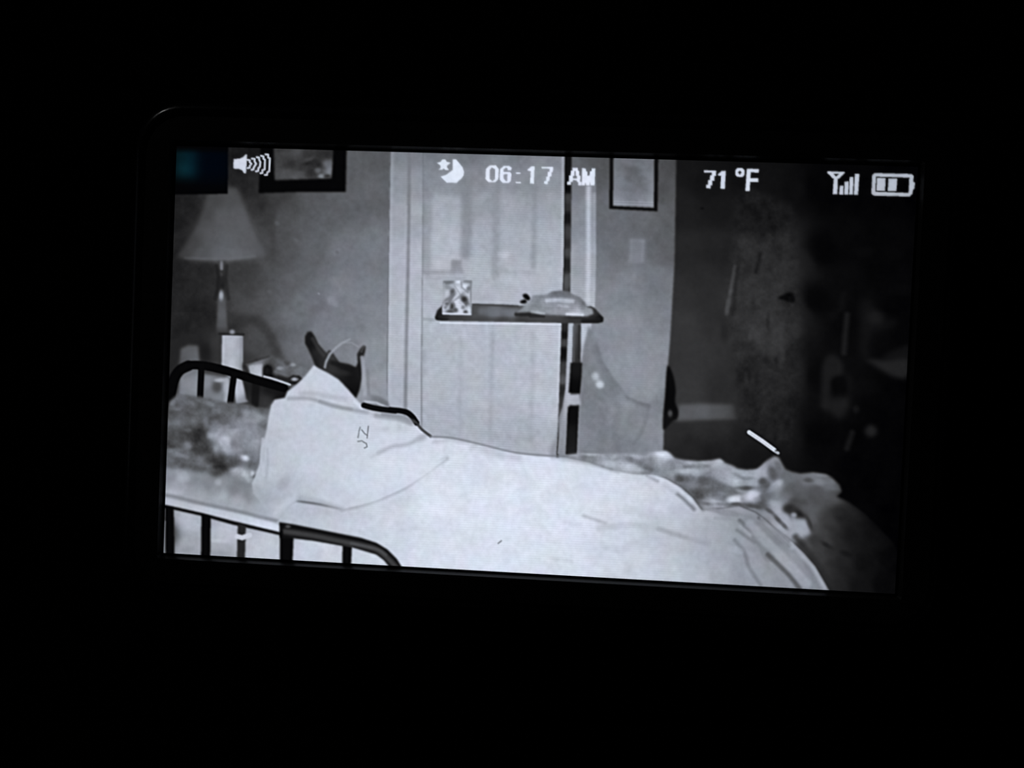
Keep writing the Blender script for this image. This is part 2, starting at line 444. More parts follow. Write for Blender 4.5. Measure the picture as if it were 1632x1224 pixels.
# ---- framed pictures on the walls
piece('pictured_frame', 'black frame of the wide wall picture at the upper left',
  [(416,212),(553,212),(551,306),(480,306),(412,308)], 5, sig=1.6)
piece('pictured_artwork', 'blurred grey artwork in the wide black frame',
  [(436,230),(531,232),(528,284),(500,285),(438,287)],
  [(445,250,56),(445,280,72),(470,245,66),(462,262,52),(475,280,80),(460,275,76),(490,250,54),(500,246,52),(520,245,48),(525,270,112),(500,262,40),(505,280,60)], sig=1.8, s=6)
for a in ((455,245,8,5,70,.6,0),(470,242,9,6,82,.5,-20),(462,262,9,6,46,.7,-20),(495,259,13,4,34,.9,-10),(512,264,8,4,30,.9,30),(490,255,10,3,78,.5,-20),(523,262,7,10,112,.7,60),(526,272,5,6,126,.6,0),
          (506,272,5,4,104,.8,0),(512,281,5,4,140,.8,0),(494,276,8,7,36,.7,0),(480,268,8,4,50,.5,0),(522,281,5,3,40,.8,0),(474,280,8,5,84,.6,0),(448,278,9,7,76,.5,0),(520,246,12,5,44,.7,0)): blob(*a)
mottle(4, False)
piece('pictured_frame', 'thin black frame of the upright wall picture right of the door',
  [(972,212),(1050,212),(1048,337),(971,333)], 14, sig=1.3)
piece('pictured_artwork', 'grey artwork in the thin black frame right of the door',
  [(978,230),(1043,230),(1042,331),(977,328)],
  [(990,262,112),(1030,262,110),(985,290,122),(1035,290,126),(985,325,142),(1035,325,142),(1010,312,124),(1010,280,106)], sig=1.2)
for a in ((1008,272,12,7,88,.7,10),(1004,283,8,6,92,.5,0),(1018,284,8,5,96,.5,0),(1022,292,8,10,98,.5,20),(1006,302,12,6,102,.6,0),(1028,300,6,10,108,.4,0),(1000,312,10,5,122,.5,0)): blob(*a)
for y in (321, 325): stroke([(979,y),(1041,y+1.5)], 1.2, 166, .4, .7)
mottle(4, False)

# ---- dark bag hanging on the wall corner
piece('pictured_dark_bag', 'black bag hanging at the wall corner left of the hallway baseboard',
  [(1063,586),(1068,586),(1074,602),(1077,622),(1076,640),(1081,656),(1079,667),(1072,671),(1064,680),(1057,684),(1057,660),(1060,630)],
  [(1064,590,10),(1068,640,8),(1060,675,16)], sig=1.7, smooth=True)
blob(1068, 659, 3.5, 5, 74, .9)

# ---- table lamp
piece('pictured_lamp_shade', 'pale cone lampshade at the left of the picture',
  [(337,296),(378,300),(388,324),(398,350),(410,378),(421,400),(425,408),(405,412),(382,415),(358,417),(330,416),(303,415),(286,411),(284,405),(300,385),(316,355),(328,322)],
  [(345,316,66),(370,316,74),(352,345,86),(380,345,88),(330,340,66),(310,385,62),(335,380,84),(360,380,92),(390,375,88),(405,395,84),(295,402,60),(320,405,82),(350,408,98),(375,408,102),(400,405,96),(418,404,84)], sig=3.6)
stroke([(296,412),(330,413),(358,414),(385,411),(405,409)], 4, 116, .35, 2)
piece('pictured_lamp_stem', 'thin turned stem of the table lamp in the picture',
  [(348,416),(360,416),(361,424),(358,432),(360,444),(359,460),(361,468),(360,480),(362,510),(364,532),(344,534),(346,505),(347,480),(346,468),(349,455),(348,440),(350,430),(347,423)],
  [(353,418,62),(353,426,64),(354,434,44),(354,444,36),(354,456,28),(353,466,60),(353,480,84),(354,500,88),(355,515,82),(358,530,66)], sig=2, s=4)
stroke([(353,416),(353,428)], 4, 128, .8, 1.5)
blob(352.5, 471, 3.6, 7, 158, 1)
blob(352, 437, 3, 3, 62, .7)
CUR['mask'] = None
stroke([(345,424),(348,440),(347,460),(343,476)], 6, 24, .6, 3, clip=False)
stroke([(361,424),(360,442),(362,462),(364,476)], 6, 30, .55, 3, clip=False)

# ---- things on the bedside table
piece('pictured_bedside_table', 'dark bedside area behind the headboard in the picture',
  [(262,556),(290,540),(340,525),(365,535),(392,560),(430,580),(480,600),(462,650),(262,650)],
  [(275,550,34),(275,600,34),(330,560,26),(345,545,46),(338,600,60),(395,570,52),(430,600,84),(400,620,40),(450,595,96),(300,640,80)], sig=5)
patch([(336,538),(354,534),(356,580),(340,584)], 56, .6, 4)
piece('pictured_jar', 'small grey jar at the far left behind the headboard',
  [(288,556),(300,550),(316,551),(318,575),(318,600),(314,640),(285,630),(286,580)],
  [(300,558,88),(308,565,98),(292,575,76),(300,595,116),(300,610,138),(312,612,146),(292,620,126)], sig=2.4)
piece('pictured_clutter', 'pale things seen between the bars of the headboard',
  [(325,596),(366,602),(366,648),(322,640)], [(330,610,134),(345,615,96),(360,615,168),(330,630,118),(350,635,128),(362,640,140)], sig=2.2, s=5)
blob(346, 617, 7, 8, 70, .9); blob(350, 606, 8, 3, 186, .8); stroke([(362,604),(360,640)], 5, 176, .6, 2)
piece('pictured_paper_roll', 'bright white roll standing on the bedside table in the picture',
  [(354,534),(370,533),(387,535),(387,560),(387,592),(386,605),(396,640),(376,645),(372,606),(353,592)],
  [(358,540,176),(370,545,186),(382,545,160),(358,580,172),(370,580,190),(383,580,164),(380,620,190),(392,640,140)], sig=1.4, s=6)
stroke([(356,537),(355,585)], 3, 206, .4, 1.5); stroke([(385,540),(384,590)], 4, 132, .5, 2)
CUR['mask'] = None
stroke([(350,532),(388,533)], 4, 34, .8, 1.5, clip=False); blob(370, 529, 4, 3.5, 150, .9, clip=False)
piece('pictured_clutter', 'grey heap of small things right of the white roll',
  [(386,580),(410,572),(430,568),(450,574),(470,578),(492,590),(500,600),(470,622),(425,606),(390,606)],
  [(395,590,66),(412,590,150),(430,590,44),(445,592,100),(455,580,104),(480,596,112),(465,606,84),(440,608,80)], sig=2.4, s=5)
patch([(396,582),(418,580),(419,600),(398,600)], [(404,590,172),(414,596,196)], 1, 1.8, False)
patch([(420,584),(432,583),(434,602),(420,602)], 18, 1, 1.8)
stroke([(388,577),(410,572),(428,566)], 5, 26, .9, 1.6)
stroke([(389,584),(396,600)], 6, 30, .8, 2)
stroke([(432,596),(450,603),(468,609)], 6, 20, .85, 2)
for a in ((446,587,5,3,150,.8,0),(467,581,4,3,156,.8,0),(458,577,5,5,58,.8,0),(440,594,5,4,120,.5,0),(480,588,6,5,124,.5,0)): blob(*a)
stroke([(462,604),(468,600),(476,601),(480,605),(472,610),(463,609),(462,604)], 4, 26, .85, 1.4); blob(469, 604.5, 4.5, 2.6, 176, .9)
mottle(7, False)

# ---- black bag with two points and a pale hoop
BAG = piece('pictured_black_bag', 'lumpy black bag with two upright points behind the white pillow',
  [(486,536),(490,529),(496,528),(501,535),(507,548),(514,556),(521,563),(524,558),(529,560),(534,568),(541,577),(556,580),(567,585),(570,578),(569,564),(574,556),(579,551),(583,552),(582,561),(578,572),
   (578,588),(576,606),(573,622),(568,634),(558,640),(540,620),(515,600),(505,590),(498,572),(491,556),(486,547)],
  [(493,535,24),(497,550,16),(505,560,40),(505,575,22),(515,575,52),(530,575,48),(530,590,52),(545,590,26),(560,600,16),(572,600,28),(565,620,14),(577,570,46),(574,560,30),(572,580,20)], sig=1.5)
stroke([(499,540),(508,556),(516,566)], 5, 70, .5, 2); stroke([(524,562),(530,572)], 6, 66, .5, 2)
stroke([(530,578),(545,584),(560,590)], 6, 20, .7, 2); blob(545, 594, 12, 4, 52, .4, 10)
piece('pictured_hoop_handle', 'pale hoop handle of the black bag', [(516,586),(518,576),(524,564),(532,555),(543,546),(558,539),(560,541),(546,548),(535,557),(527,566),(521,578),(519,588)], 158, sig=1.2)
CUR['mask'] = None
stroke([(548,546),(560,546),(570,552)], 3, 160, .4, 1.6, clip=False)
stroke([(577,570),(580,600),(582,640)], 6, 168, .75, 2.5, clip=False)
stroke([(586,590),(588,632)], 5, 116, .4, 2.5, clip=False)
stroke([(576,560),(580,552)], 4, 90, .5, 2, clip=False)

# ---- clear bag hanging under the tray, pole, tray table
piece('pictured_clear_bag', 'translucent plastic bag hanging from the tray table pole',
  [(938,518),(946,532),(954,552),(962,578),(976,600),(990,618),(1001,632),(1018,640),(1038,645),(1034,662),(1026,690),(1013,708),(1000,722),(924,726),(922,690),(925,640),(927,590),(930,555)],
  [(940,530,134),(940,560,132),(950,600,130),(935,640,126),(970,620,124),(960,660,128),(990,650,134),(1010,660,132),(1015,690,136),(960,710,126),(930,700,128),(990,710,130)], sig=2)
stroke([(953,555),(962,578),(975,600),(990,622)], 12, 112, .55, 4)
stroke([(1001,634),(1020,641),(1036,646)], 6, 102, .6, 3); stroke([(1036,650),(1028,680),(1014,708)], 7, 118, .6, 3)
stroke([(975,620),(985,650),(975,690),(985,712)], 10, 118, .5, 4); stroke([(985,620),(1000,650),(990,690)], 6, 142, .35, 3)
stroke([(940,530),(934,560),(930,585)], 7, 116, .5, 3); stroke([(960,640),(962,680),(955,715)], 8, 118, .35, 4); stroke([(975,650),(972,700)], 5, 140, .4, 3)
stroke([(949,598),(953,606),(957,613)], 7, 190, .6, 3); blob(956, 613, 5.5, 5, 212, .85); blob(948, 600, 5, 5, 196, .6)
mottle(6); mottle(3, False)

POLE = piece('pictured_pole', 'upright pole of the tray table in the picture',
  [(914,512),(926,512),(925,578),(924,630),(922,660),(919,724),(902,724),(905,660),(909,640),(912,578)],
  [(920,520,78),(920,540,66),(919,560,54),(919,574,46),(914,690,20),(910,715,24)], sig=1.2)
stroke([(915,520),(914,575)], 3, 110, .5, 1.5); stroke([(923,520),(922,570)], 3, 34, .6, 1.5)
piece('pictured_clamp', 'black clamp around the tray table pole', [(909,578),(928,578),(927,600),(924,627),(906,626),(908,600)], [(918,585,22),(914,620,10)], sig=1.4)
piece('pictured_collar', 'white collar on the tray table pole', [(904,629),(924,628),(926,645),(916,646),(903,645)], [(906,636,190),(916,640,182),(923,638,164)], sig=1.6)
piece('pictured_lower_pole', 'thick black lower pole of the tray table', [(905,648),(921,648),(919,690),(918,724),(902,724),(904,690)], [(912,660,12),(906,700,24),(914,718,30)], sig=1.4)

piece('pictured_tray_table', 'dark overbed tray table crossing the door in the picture',
  [(693,506),(697,494),(706,486),(720,485),(752,484),(800,485),(830,487),(870,489),(930,489),(942,488),(948,491),(955,499),(962,506),(961,513),(953,515),(900,515),(850,514),(800,513),(750,512),(705,511),(695,510)],
  [(699,497,34),(697,507,18),(725,507,62),(755,490,76),(760,502,76),(790,498,108),(815,498,116),(815,488,76),(830,507,60),(870,510,72),(930,510,46),(955,508,18),(948,497,46),(760,509,76),(800,510,72),(710,490,56)], sig=1.2, s=4)
stroke([(754,485),(825,488)], 3, 66, .8, 1.3); stroke([(768,496),(795,499),(822,497)], 9, 116, .6, 3)
stroke([(700,507),(760,509),(830,509),(900,511),(955,511)], 6, 60, .4, 2)
stroke([(930,512),(958,511)], 6, 20, .7, 2); stroke([(697,508),(712,510)], 5, 26, .6, 2)
stroke([(823,501),(843,501)], 5, 30, .8, 1.5); stroke([(846,503),(866,503)], 5, 34, .8, 1.5)
CUR['mask'] = None
stroke([(702,514.5),(760,515.5),(830,516),(893,517)], 3, 222, .75, 1.1, clip=False)
piece('pictured_card', 'small card with a mottled pale print standing on the tray',
  [(706,447),(752,447),(751,502),(705,501)],
  [(712,452,150),(725,450,140),(748,450,136),(712,470,180),(725,465,190),(745,465,180),(712,490,186),(730,485,198),(745,490,190),(725,500,208)], sig=1.2, s=4)
for a in ((716,450,11,3.4,108,.9,0),(744,449,9,3.2,122,.9,0),(731,448,6,4.5,232,1,-30),(727,441,8,5,200,.6,0),(728,462,7,8,216,.9,0),(742,457,8,5.5,226,.9,10),(747,460,3.6,5,110,.9,30),(715,458,5,3.4,138,.7,0),(720,466,4,7,78,.95,30),
          (718,476,4,11,70,.95,40),(711,481,9,4,92,.9,-35),(736,471,9,3,112,.8,-35),(743,472,6,7,206,.8,0),(728,482,11,9,218,1,40),(740,477,6,5,50,1,45),(745,486,4,6,68,.9,-30),(719,488,5.5,6,42,1,20),(711,489,6,9,202,.9,20),(708,486,3,6,170,.5,0),
          (718,497,7,3.6,76,.95,0),(734,495,7,4.5,212,.9,0),(747,493,4.5,7,212,.9,0),(726,494,4,3.4,66,.8,30),(742,498,3.4,3.6,70,.9,0),(751,470,1.8,24,124,.8,0),(721,455,5,3,180,.7,0),(736,485,7,2,176,.5,40),(714,468,4,5,206,.6,0)): blob(*a)
stroke([(722,470),(716,482),(710,490)], 4, 110, .7, 1.5); stroke([(731,474),(722,480),(724,490)], 2.5, 120, .5, 1.2); stroke([(735,448),(736,458),(746,466)], 2.5, 136, .6, 1.2); stroke([(724,455),(733,468)], 2, 150, .5, 1)
stroke([(708,452),(707,470),(706,488)], 2, 168, .5, 1); blob(738, 490, 3, 3, 96, .6); blob(712, 484, 3, 2, 80, .6)
stroke([(706,500),(750,501)], 2.6, 224, .9, 1)
piece('pictured_clear_pouch', 'crumpled pale plastic pouch with dark clips lying on the tray',
  [(822,498),(832,491),(838,484),(846,478),(848,471),(858,470),(870,469),(880,465),(894,463),(906,465),(914,470),(925,474),(932,482),(936,489),(944,492),(946,500),(936,504),(900,503),(862,501),(845,497)],
  [(828,496,128),(842,488,146),(855,476,136),(870,480,150),(885,467,112),(900,466,106),(915,474,132),(900,485,152),(928,486,128),(880,496,150),(920,499,186),(940,498,158),(855,495,146)], sig=1.6, s=5)
stroke([(872,479),(892,478),(912,480)], 5, 196, .8, 2); stroke([(848,498),(866,500)], 4, 190, .8, 1.8); stroke([(904,501),(928,502)], 4, 224, .85, 1.6)
stroke([(880,467),(905,466),(920,473),(931,484)], 6, 104, .6, 2.5); stroke([(890,487),(905,489)], 3, 186, .5, 1.5); stroke([(850,488),(875,492),(890,490)], 4, 122, .4, 2)
stroke([(862,474),(876,472)], 4, 112, .4, 2)
mottle(7, False)
piece('pictured_clip', 'dark clip on the plastic pouch', [(833,470),(839,468),(845,475),(842,479),(836,476)], 12, sig=1.3, smooth=True)
piece('pictured_clip', 'lower dark clip on the plastic pouch', [(829,480),(836,477),(840,481),(836,484),(830,483)], 16, sig=1.3, smooth=True)

# ---- far bed rail (headboard side)
HEAD = fresh('pictured_bed_rail', 'black tubular bed rail at the far left of the bed')
CUR['mask'] = None
piece('pictured_shadow_mass', 'dark gap under the far bed rail', [(388,602),(420,606),(464,618),(454,640),(434,638),(424,652),(408,650),(392,636)],
      [(400,620,30),(430,620,20),(445,632,18),(405,642,44),(425,640,56)], sig=2)
stroke([(408,612),(406,644)], 10, 16, .8, 2)
stroke([(264,700),(270,650),(273,622),(278,603),(287,590),(300,583)], 17, 6, 1, 1.6, True, False, HEAD)
stroke([(292,587),(306,582),(326,583),(350,588),(375,595),(410,606),(452,618)], 14, 7, 1, 1.4, True, False, HEAD)
for a in (((321,585),(319,633)), ((373,598),(367,641))):
    pid = fresh('pictured_rail_bar', None)
    stroke(a, 10, 8, 1, 1.4, False, False, pid)
pid = fresh('pictured_tube', 'thin pale tube lying along the top of the far bed rail')
stroke([(421,600),(436,604),(462,613)], 3.2, 184, 1, 1.2, True, False, pid)

# ---- bed: patterned pillow, sheets, blanket
piece('pictured_patterned_pillow', 'mottled dark and pale patterned pillow at the left end of the bed',
  [(270,640),(284,628),(300,630),(330,634),(360,641),(392,644),(408,650),(428,652),(440,660),(430,720),(420,770),(400,800),(350,790),(262,770),(255,720)],
  [(285,640,96),(315,637,98),(280,660,84),(300,655,90),(345,650,104),(360,665,92),(385,650,104),(420,652,96),(400,670,136),(420,670,120),(300,690,84),(325,695,74),(320,675,82),(282,680,92),(345,690,128),(356,703,176),
   (372,690,150),(395,690,146),(415,690,140),(352,715,158),(375,712,150),(400,722,120),(415,740,104),(275,705,64),(300,712,104),(310,700,56),(320,712,60),(330,728,64),(280,722,96),(296,712,118),(390,731,130),(350,738,66),(345,746,54),
   (365,738,84),(300,735,104),(320,745,88),(270,740,104),(290,755,146),(330,752,96),(375,752,150),(392,756,156),(410,755,110),(360,760,110),(275,765,150),(320,770,136),(350,775,132),(390,775,126),(405,765,132)], sig=2, p=1.9, s=6)
stroke([(262,697),(300,692),(322,706),(340,724),(364,742)], 17, 62, .55, 6, True)
stroke([(268,722),(300,728),(330,742)], 12, 84, .4, 5, True)
patch([(333,688),(352,681),(400,688),(414,700),(406,724),(382,718),(366,724),(352,708),(337,701)], 148, .5, 3)
for a in ((310,690,22,9,52,.75,8),(284,698,16,8,62,.7,0),(325,698,9,11,60,.7,-40),(310,716,16,7,62,.7,20),(330,728,16,8,56,.8,28),(350,740,13,8,42,.95,20),(282,707,10,6,68,.6,0),(298,728,8,4,84,.4,0),
          (336,694,7,6,158,.7,40),(352,694,12,6,166,.75,-10),(357,702,8,7,190,.9,0),(361,713,6,10,176,.8,-15),(345,712,5,8,150,.5,0),(378,690,14,5,134,.6,0),(392,700,12,8,140,.6,0),(402,712,10,8,150,.6,0),(412,690,6,12,156,.5,0),(372,706,5,6,108,.6,0),
          (299,711,6,6,122,.9,0),(390,730,6.5,4.2,222,1,15),(402,742,8,7,84,.7,0),(374,734,12,9,92,.6,0),(340,752,14,5,76,.5,10),(378,750,11,4.5,168,.9,5),(391,757,4,8,176,.9,-40),(402,755,3,4,176,.9,0),(407,760,3.4,3.4,78,.95,0),(398,766,5,4,180,.6,-40),
          (328,672,4,10,112,.6,0),(319,672,5,10,76,.6,0),(350,667,14,5,82,.6,0),(396,658,12,5,138,.7,10),(410,667,12,8,144,.6,10),(365,681,12,3.4,124,.6,0),(355,672,8,4,86,.5,0),(280,651,9,3,116,.6,0),(290,668,6,10,98,.5,0),(300,662,9,8,78,.5,0),(330,642,14,3,122,.6,12),(300,632,10,4,112,.5,10),
          (270,718,6,3,118,.6,0),(290,726,12,3.4,128,.6,16),(318,731,6,6,104,.6,50),(286,742,12,6,84,.6,0),(270,735,6,6,98,.5,0),(291,757,8,5,166,.7,0),(268,752,6,6,150,.5,0),(300,686,5,3,96,.5,0),(270,690,5,5,92,.5,0),(345,655,8,4,110,.5,0),(378,660,8,4,98,.5,0),(420,650,8,4,84,.6,0)): blob(*a)
mottle(3, False); mottle(4); mottle(5, False); G[:] += MARB*17*CUR['mask']
piece('pictured_under_sheet', 'pale crumpled under sheet below the patterned pillow',
  [(255,742),(275,748),(300,756),(325,752),(345,764),(370,758),(395,770),(404,778),(430,800),(470,800),(560,815),(700,820),(700,930),(255,930)],
  [(270,758,140),(290,762,158),(310,768,138),(330,770,128),(350,775,146),(370,778,130),(400,790,128),(280,780,172),(320,790,166),(350,788,172),(380,800,172),(410,812,176),(440,815,184),(500,815,190),(560,825,200),(270,792,168),(630,840,216),
   (300,830,186),(300,870,168),(360,850,192),(360,880,164),(420,870,194),(430,890,198),(500,880,206),(520,830,200),(600,880,212),(265,850,60)], sig=4, p=1.8, s=8)
for a in ((292,760,9,8,182,.6,0),(348,768,5,5,186,.6,0),(275,785,16,4,190,.4,0),(345,782,8,8,128,.35,0),(384,768,14,10,122,.5,30),(400,790,16,8,148,.4,40),(310,780,12,5,150,.4,0)): blob(*a)
mottle(5)
# edge band of the mattress cover
stroke([(255,788),(275,791),(320,802),(380,815),(448,832)], 4.5, 122, .7, 2, True)
patch([(255,792),(320,806),(380,819),(446,836),(446,849),(380,832),(320,819),(255,803)], [(270,800,192),(350,818,204),(440,842,224)], .85, 1.6, False)
for a in ((300,876,14,6,140,.5,5),(350,882,16,5,150,.6,5),(350,862,16,3,204,.5,5)): blob(*a)

piece('pictured_white_sheet', 'bright white sheet spread over the bed in the picture',
  [(560,680),(640,690),(688,697),(715,699),(740,703),(780,711),(820,722),(860,727),(900,730),(940,738),(975,749),(1010,755),(1045,757),(1062,763),(1085,776),(1103,792),(1118,812),(1150,810),(1178,806),(1204,816),(1228,836),(1256,857),
   (1282,881),(1300,902),(1322,940),(1332,968),(600,968),(640,905),(600,880),(470,845),(440,834),(470,800),(545,812)],
  [(660,720,216),(700,715,220),(760,725,218),(800,740,222),(900,745,224),(960,760,220),(620,800,214),(560,830,204),(480,835,190),(520,850,198),(700,800,226),(800,800,227),(900,820,225),(700,880,222),(800,890,225),(900,900,220),
   (960,870,214),(1000,900,208),(1000,800,216),(1050,790,208),(1060,850,196),(1080,900,198),(1090,820,196),(1120,860,188),(1150,900,186),(1150,840,184),(1180,860,176),(1200,900,178),(1200,930,176),(1230,860,150),(1240,900,168),
   (1260,920,164),(1290,930,158),(1160,815,160),(1200,830,150),(1100,930,200),(620,870,214)], sig=1.4, p=1.8)
G[:] *= 1-0.13*CUR['mask']*sm((np.arange(WID)+X0-1030)/170.)[None, :]*sm((np.arange(HEI)+Y0-790)/60.)[:, None]
stroke([(545,812),(575,806),(605,795),(640,780),(665,762),(690,744),(712,731)], 5, 150, .6, 2.6, True)
stroke([(560,822),(600,812),(650,795)], 14, 198, .35, 7)
stroke([(690,704),(720,701),(760,708),(800,718)], 5, 178, .5, 2.5); stroke([(755,712),(785,722),(825,731)], 10, 186, .6, 4)
stroke([(712,712),(706,740)], 6, 206, .4, 3)
for pts, w_, t, a_ in (([(930,822),(945,827),(965,834)], 4, 178, .7), ([(955,842),(990,838),(1020,838),(1050,843)], 8, 190, .55), ([(1050,843),(1075,851),(1105,860),(1130,867)], 6, 160, .65), ([(1130,867),(1170,876),(1200,884)], 6, 172, .4),
                    ([(960,868),(985,876),(1015,868)], 10, 196, .5), ([(880,890),(910,894)], 5, 200, .5), ([(1000,812),(1040,820),(1075,826)], 12, 196, .4), ([(640,845),(670,842)], 5, 206, .5), ([(900,833),(925,836)], 5, 206, .4),
                    ([(1032,758),(1040,762),(1048,766)], 4, 138, .7), ([(1080,787),(1092,797),(1106,811)], 5, 118, .8), ([(1060,772),(1076,783)], 8, 180, .5)):
    stroke(pts, w_, t, a_, 2.2, True)
stroke([(1036,756),(1060,765),(1085,781),(1104,797)], 8, 216, .6, 3, True)
stroke([(1102,796),(1118,811),(1140,824)], 7, 200, .3, 4, True)
stroke([(880,728),(925,736),(960,744),(985,752)], 5, 140, .4, 2.5, True)
# folds falling over the right edge of the bed
for pts, w_, t, a_ in (([(1179,830),(1195,845),(1208,856)], 5, 96, .8), ([(1206,854),(1216,866),(1226,886)], 15, 128, .75), ([(1224,884),(1243,902),(1258,917),(1274,938)], 6, 84, .85), ([(1175,845),(1190,856),(1202,864)], 4, 120, .7),
                    ([(1171,861),(1186,880),(1193,902),(1204,920),(1212,932)], 5, 122, .7), ([(1210,825),(1226,834),(1241,850),(1259,869)], 4.5, 88, .8), ([(1120,806),(1150,818),(1175,822)], 4, 130, .5), ([(1140,826),(1165,828),(1190,838)], 4, 140, .4),
                    ([(1150,870),(1180,878)], 8, 170, .4), ([(1282,893),(1296,920),(1304,938)], 6, 126, .55), ([(1130,812),(1160,815),(1196,824)], 4, 132, .5)):
    stroke(pts, w_, t, a_, 2.0, True)
for pts, w_, t, a_ in (([(1195,836),(1220,862),(1250,892),(1285,930)], 12, 180, .5), ([(1215,826),(1240,850),(1262,872)], 5, 186, .5), ([(1262,866),(1278,885),(1296,905),(1314,936)], 5, 172, .7), ([(1180,838),(1196,852)], 3, 190, .4)):
    stroke(pts, w_, t, a_, 2.5, True)
mottle(3); mottle(2, False)

piece('pictured_white_pillow', 'white pillow with small dark letters leaning at the head of the bed',
  [(500,582),(510,588),(522,594),(540,605),(556,622),(568,636),(578,646),(586,654),(612,658),(640,664),(660,672),(680,688),(692,699),(684,712),(664,718),(690,735),(712,730),(686,752),(650,775),(600,798),(545,812),(510,802),(474,797),(448,812),
   (424,812),(404,786),(401,770),(408,755),(414,738),(416,715),(424,690),(428,664),(432,646),(438,637),(454,634),(458,624),(474,612),(486,600)],
  [(500,590,206),(490,610,204),(520,615,206),(550,632,206),(570,648,202),(460,632,204),(450,650,198),(480,660,202),(520,670,204),(560,690,208),(600,680,208),(640,680,210),(670,690,216),(620,700,214),(620,740,220),(670,740,222),(600,780,216),
   (560,760,212),(500,740,206),(450,720,200),(430,700,190),(430,750,196),(418,770,186),(440,780,184),(430,800,176),(480,780,196),(460,800,184),(530,790,204),(420,740,188)], sig=1.4)
stroke([(460,635),(490,635),(510,640),(530,646),(556,652),(585,657)], 5, 150, .65, 2.2, True)
stroke([(480,628),(500,627),(525,632),(550,636)], 6, 166, .5, 2.6, True)
stroke([(510,640),(535,648),(560,652)], 4, 128, .4, 2, True)
stroke([(584,656),(610,664),(640,668),(662,676)], 6, 176, .6, 3, True)
stroke([(565,640),(576,650)], 4, 230, .5, 1.5)
stroke([(604,722),(625,712),(650,708),(670,698),(682,692)], 5, 172, .65, 2.4, True)
blob(672, 698, 9, 6, 176, .6, -30); stroke([(540,640),(560,632)], 4, 190, .3, 2)
stroke([(603,722),(592,728)], 4, 190, .5, 2, True)
for a in ((612,684,9,4,188,.5,0),(636,680,4,6,190,.5,0),(648,684,8,5,196,.4,0),(452,771,8,12,160,.6,40),(470,770,10,10,180,.4,0),(418,725,3,14,158,.6,5),(424,760,4,18,176,.4,0),(600,790,30,6,206,.4,-20),(470,792,18,5,180,.5,0),(440,808,8,8,200,.4,0)): blob(*a)
CUR['mask'] = None
blob(418, 798, 16, 20, 168, .75, 0, False); blob(440, 808, 16, 9, 186, .8, 0, False); blob(462, 801, 12, 8, 192, .7, -25, False); blob(408, 782, 7, 9, 166, .6, 0, False); blob(510, 812, 36, 8, 188, .6, 12, False)
stroke([(474,795),(495,796),(520,803),(545,812)], 7, 166, .6, 4.5, True, False)
stroke([(440,818),(452,804),(470,793)], 8, 206, .5, 5, False, False)
stroke([(419,700),(417,735),(421,757)], 5, 196, .6, 2, False, False); stroke([(426,716),(427,740),(424,760)], 4, 164, .4, 2, False, False)
stroke([(600,662),(630,665),(655,674)], 8, 128, .5, 4, False, False)
L1 = fresh('pictured_letter', 'thin dark letter N on the white pillow')
for pts in ([(574,681),(572,688)], [(572,690),(570.5,697)], [(576.5,685),(581,691),(585.5,694)], [(587,679.5),(586,690),(585,698)]):
    stroke(pts, 2.0, 118, .85, 1.0, False, False, L1)
L2 = fresh('pictured_letter', 'thin dark letter J on the white pillow')
for pts in ([(570.5,703.5),(577,702.5)], [(578.5,704),(584,707),(585,712),(581,714)]):
    stroke(pts, 2.0, 116, .85, 1.0, False, False, L2)

piece('pictured_patterned_blanket', 'rumpled mottled blanket at the right end of the bed',
  [(902,725),(925,722.5),(960,724),(1000,723),(1030,722),(1048,720),(1060,718),(1068,722),(1076,730),(1090,733),(1112,735),(1132,734),(1148,731),(1156,738),(1168,742),(1176,747),(1190,749),(1206,748),(1214,742),(1224,733),(1234,727),(1241,729),(1246,738),(1252,748),
   (1262,752),(1276,755),(1296,753),(1316,756),(1328,763),(1338,773),(1341,783),(1333,791),(1352,801),(1378,820),(1404,846),(1424,868),(1440,900),(1440,968),(1332,968),(1322,940),(1300,902),(1282,881),(1256,857),(1228,836),(1204,816),(1178,806),(1150,810),(1120,815),
   (1104,793),(1084,776),(1062,763),(1045,757),(1008,755),(974,748),(938,736)],
  [(915,728,150),(940,732,128),(960,728,150),(985,735,170),(1000,745,180),(1030,738,140),(1060,726,196),(1060,745,150),(1075,738,150),(1090,745,158),(1110,742,160),(1140,737,176),(1100,758,166),(1120,770,96),(1090,768,110),(1130,755,130),
   (1150,758,156),(1175,772,178),(1200,755,170),(1215,750,168),(1232,738,140),(1240,750,110),(1190,772,150),(1140,780,110),(1165,785,104),(1150,795,110),(1110,785,90),(1130,800,150),(1175,798,170),(1200,788,176),(1190,810,100),(1220,775,84),(1238,770,150),(1250,760,100),(1215,800,92),
   (1265,775,92),(1290,762,118),(1320,768,106),(1332,785,80),(1300,785,80),(1270,800,72),(1245,800,120),(1240,815,165),(1252,835,168),(1222,818,130),(1262,812,50),(1285,815,84),(1280,840,150),(1268,850,160),(1300,840,62),(1300,860,54),(1320,830,58),
   (1340,820,40),(1280,870,70),(1300,890,56),(1330,870,46),(1310,920,50),(1345,900,38),(1360,850,32),(1390,850,20),(1380,900,22),(1420,890,10),(1410,930,10),(1370,935,24),(1435,900,5),(1335,935,42)], sig=2, p=2.0, s=5)
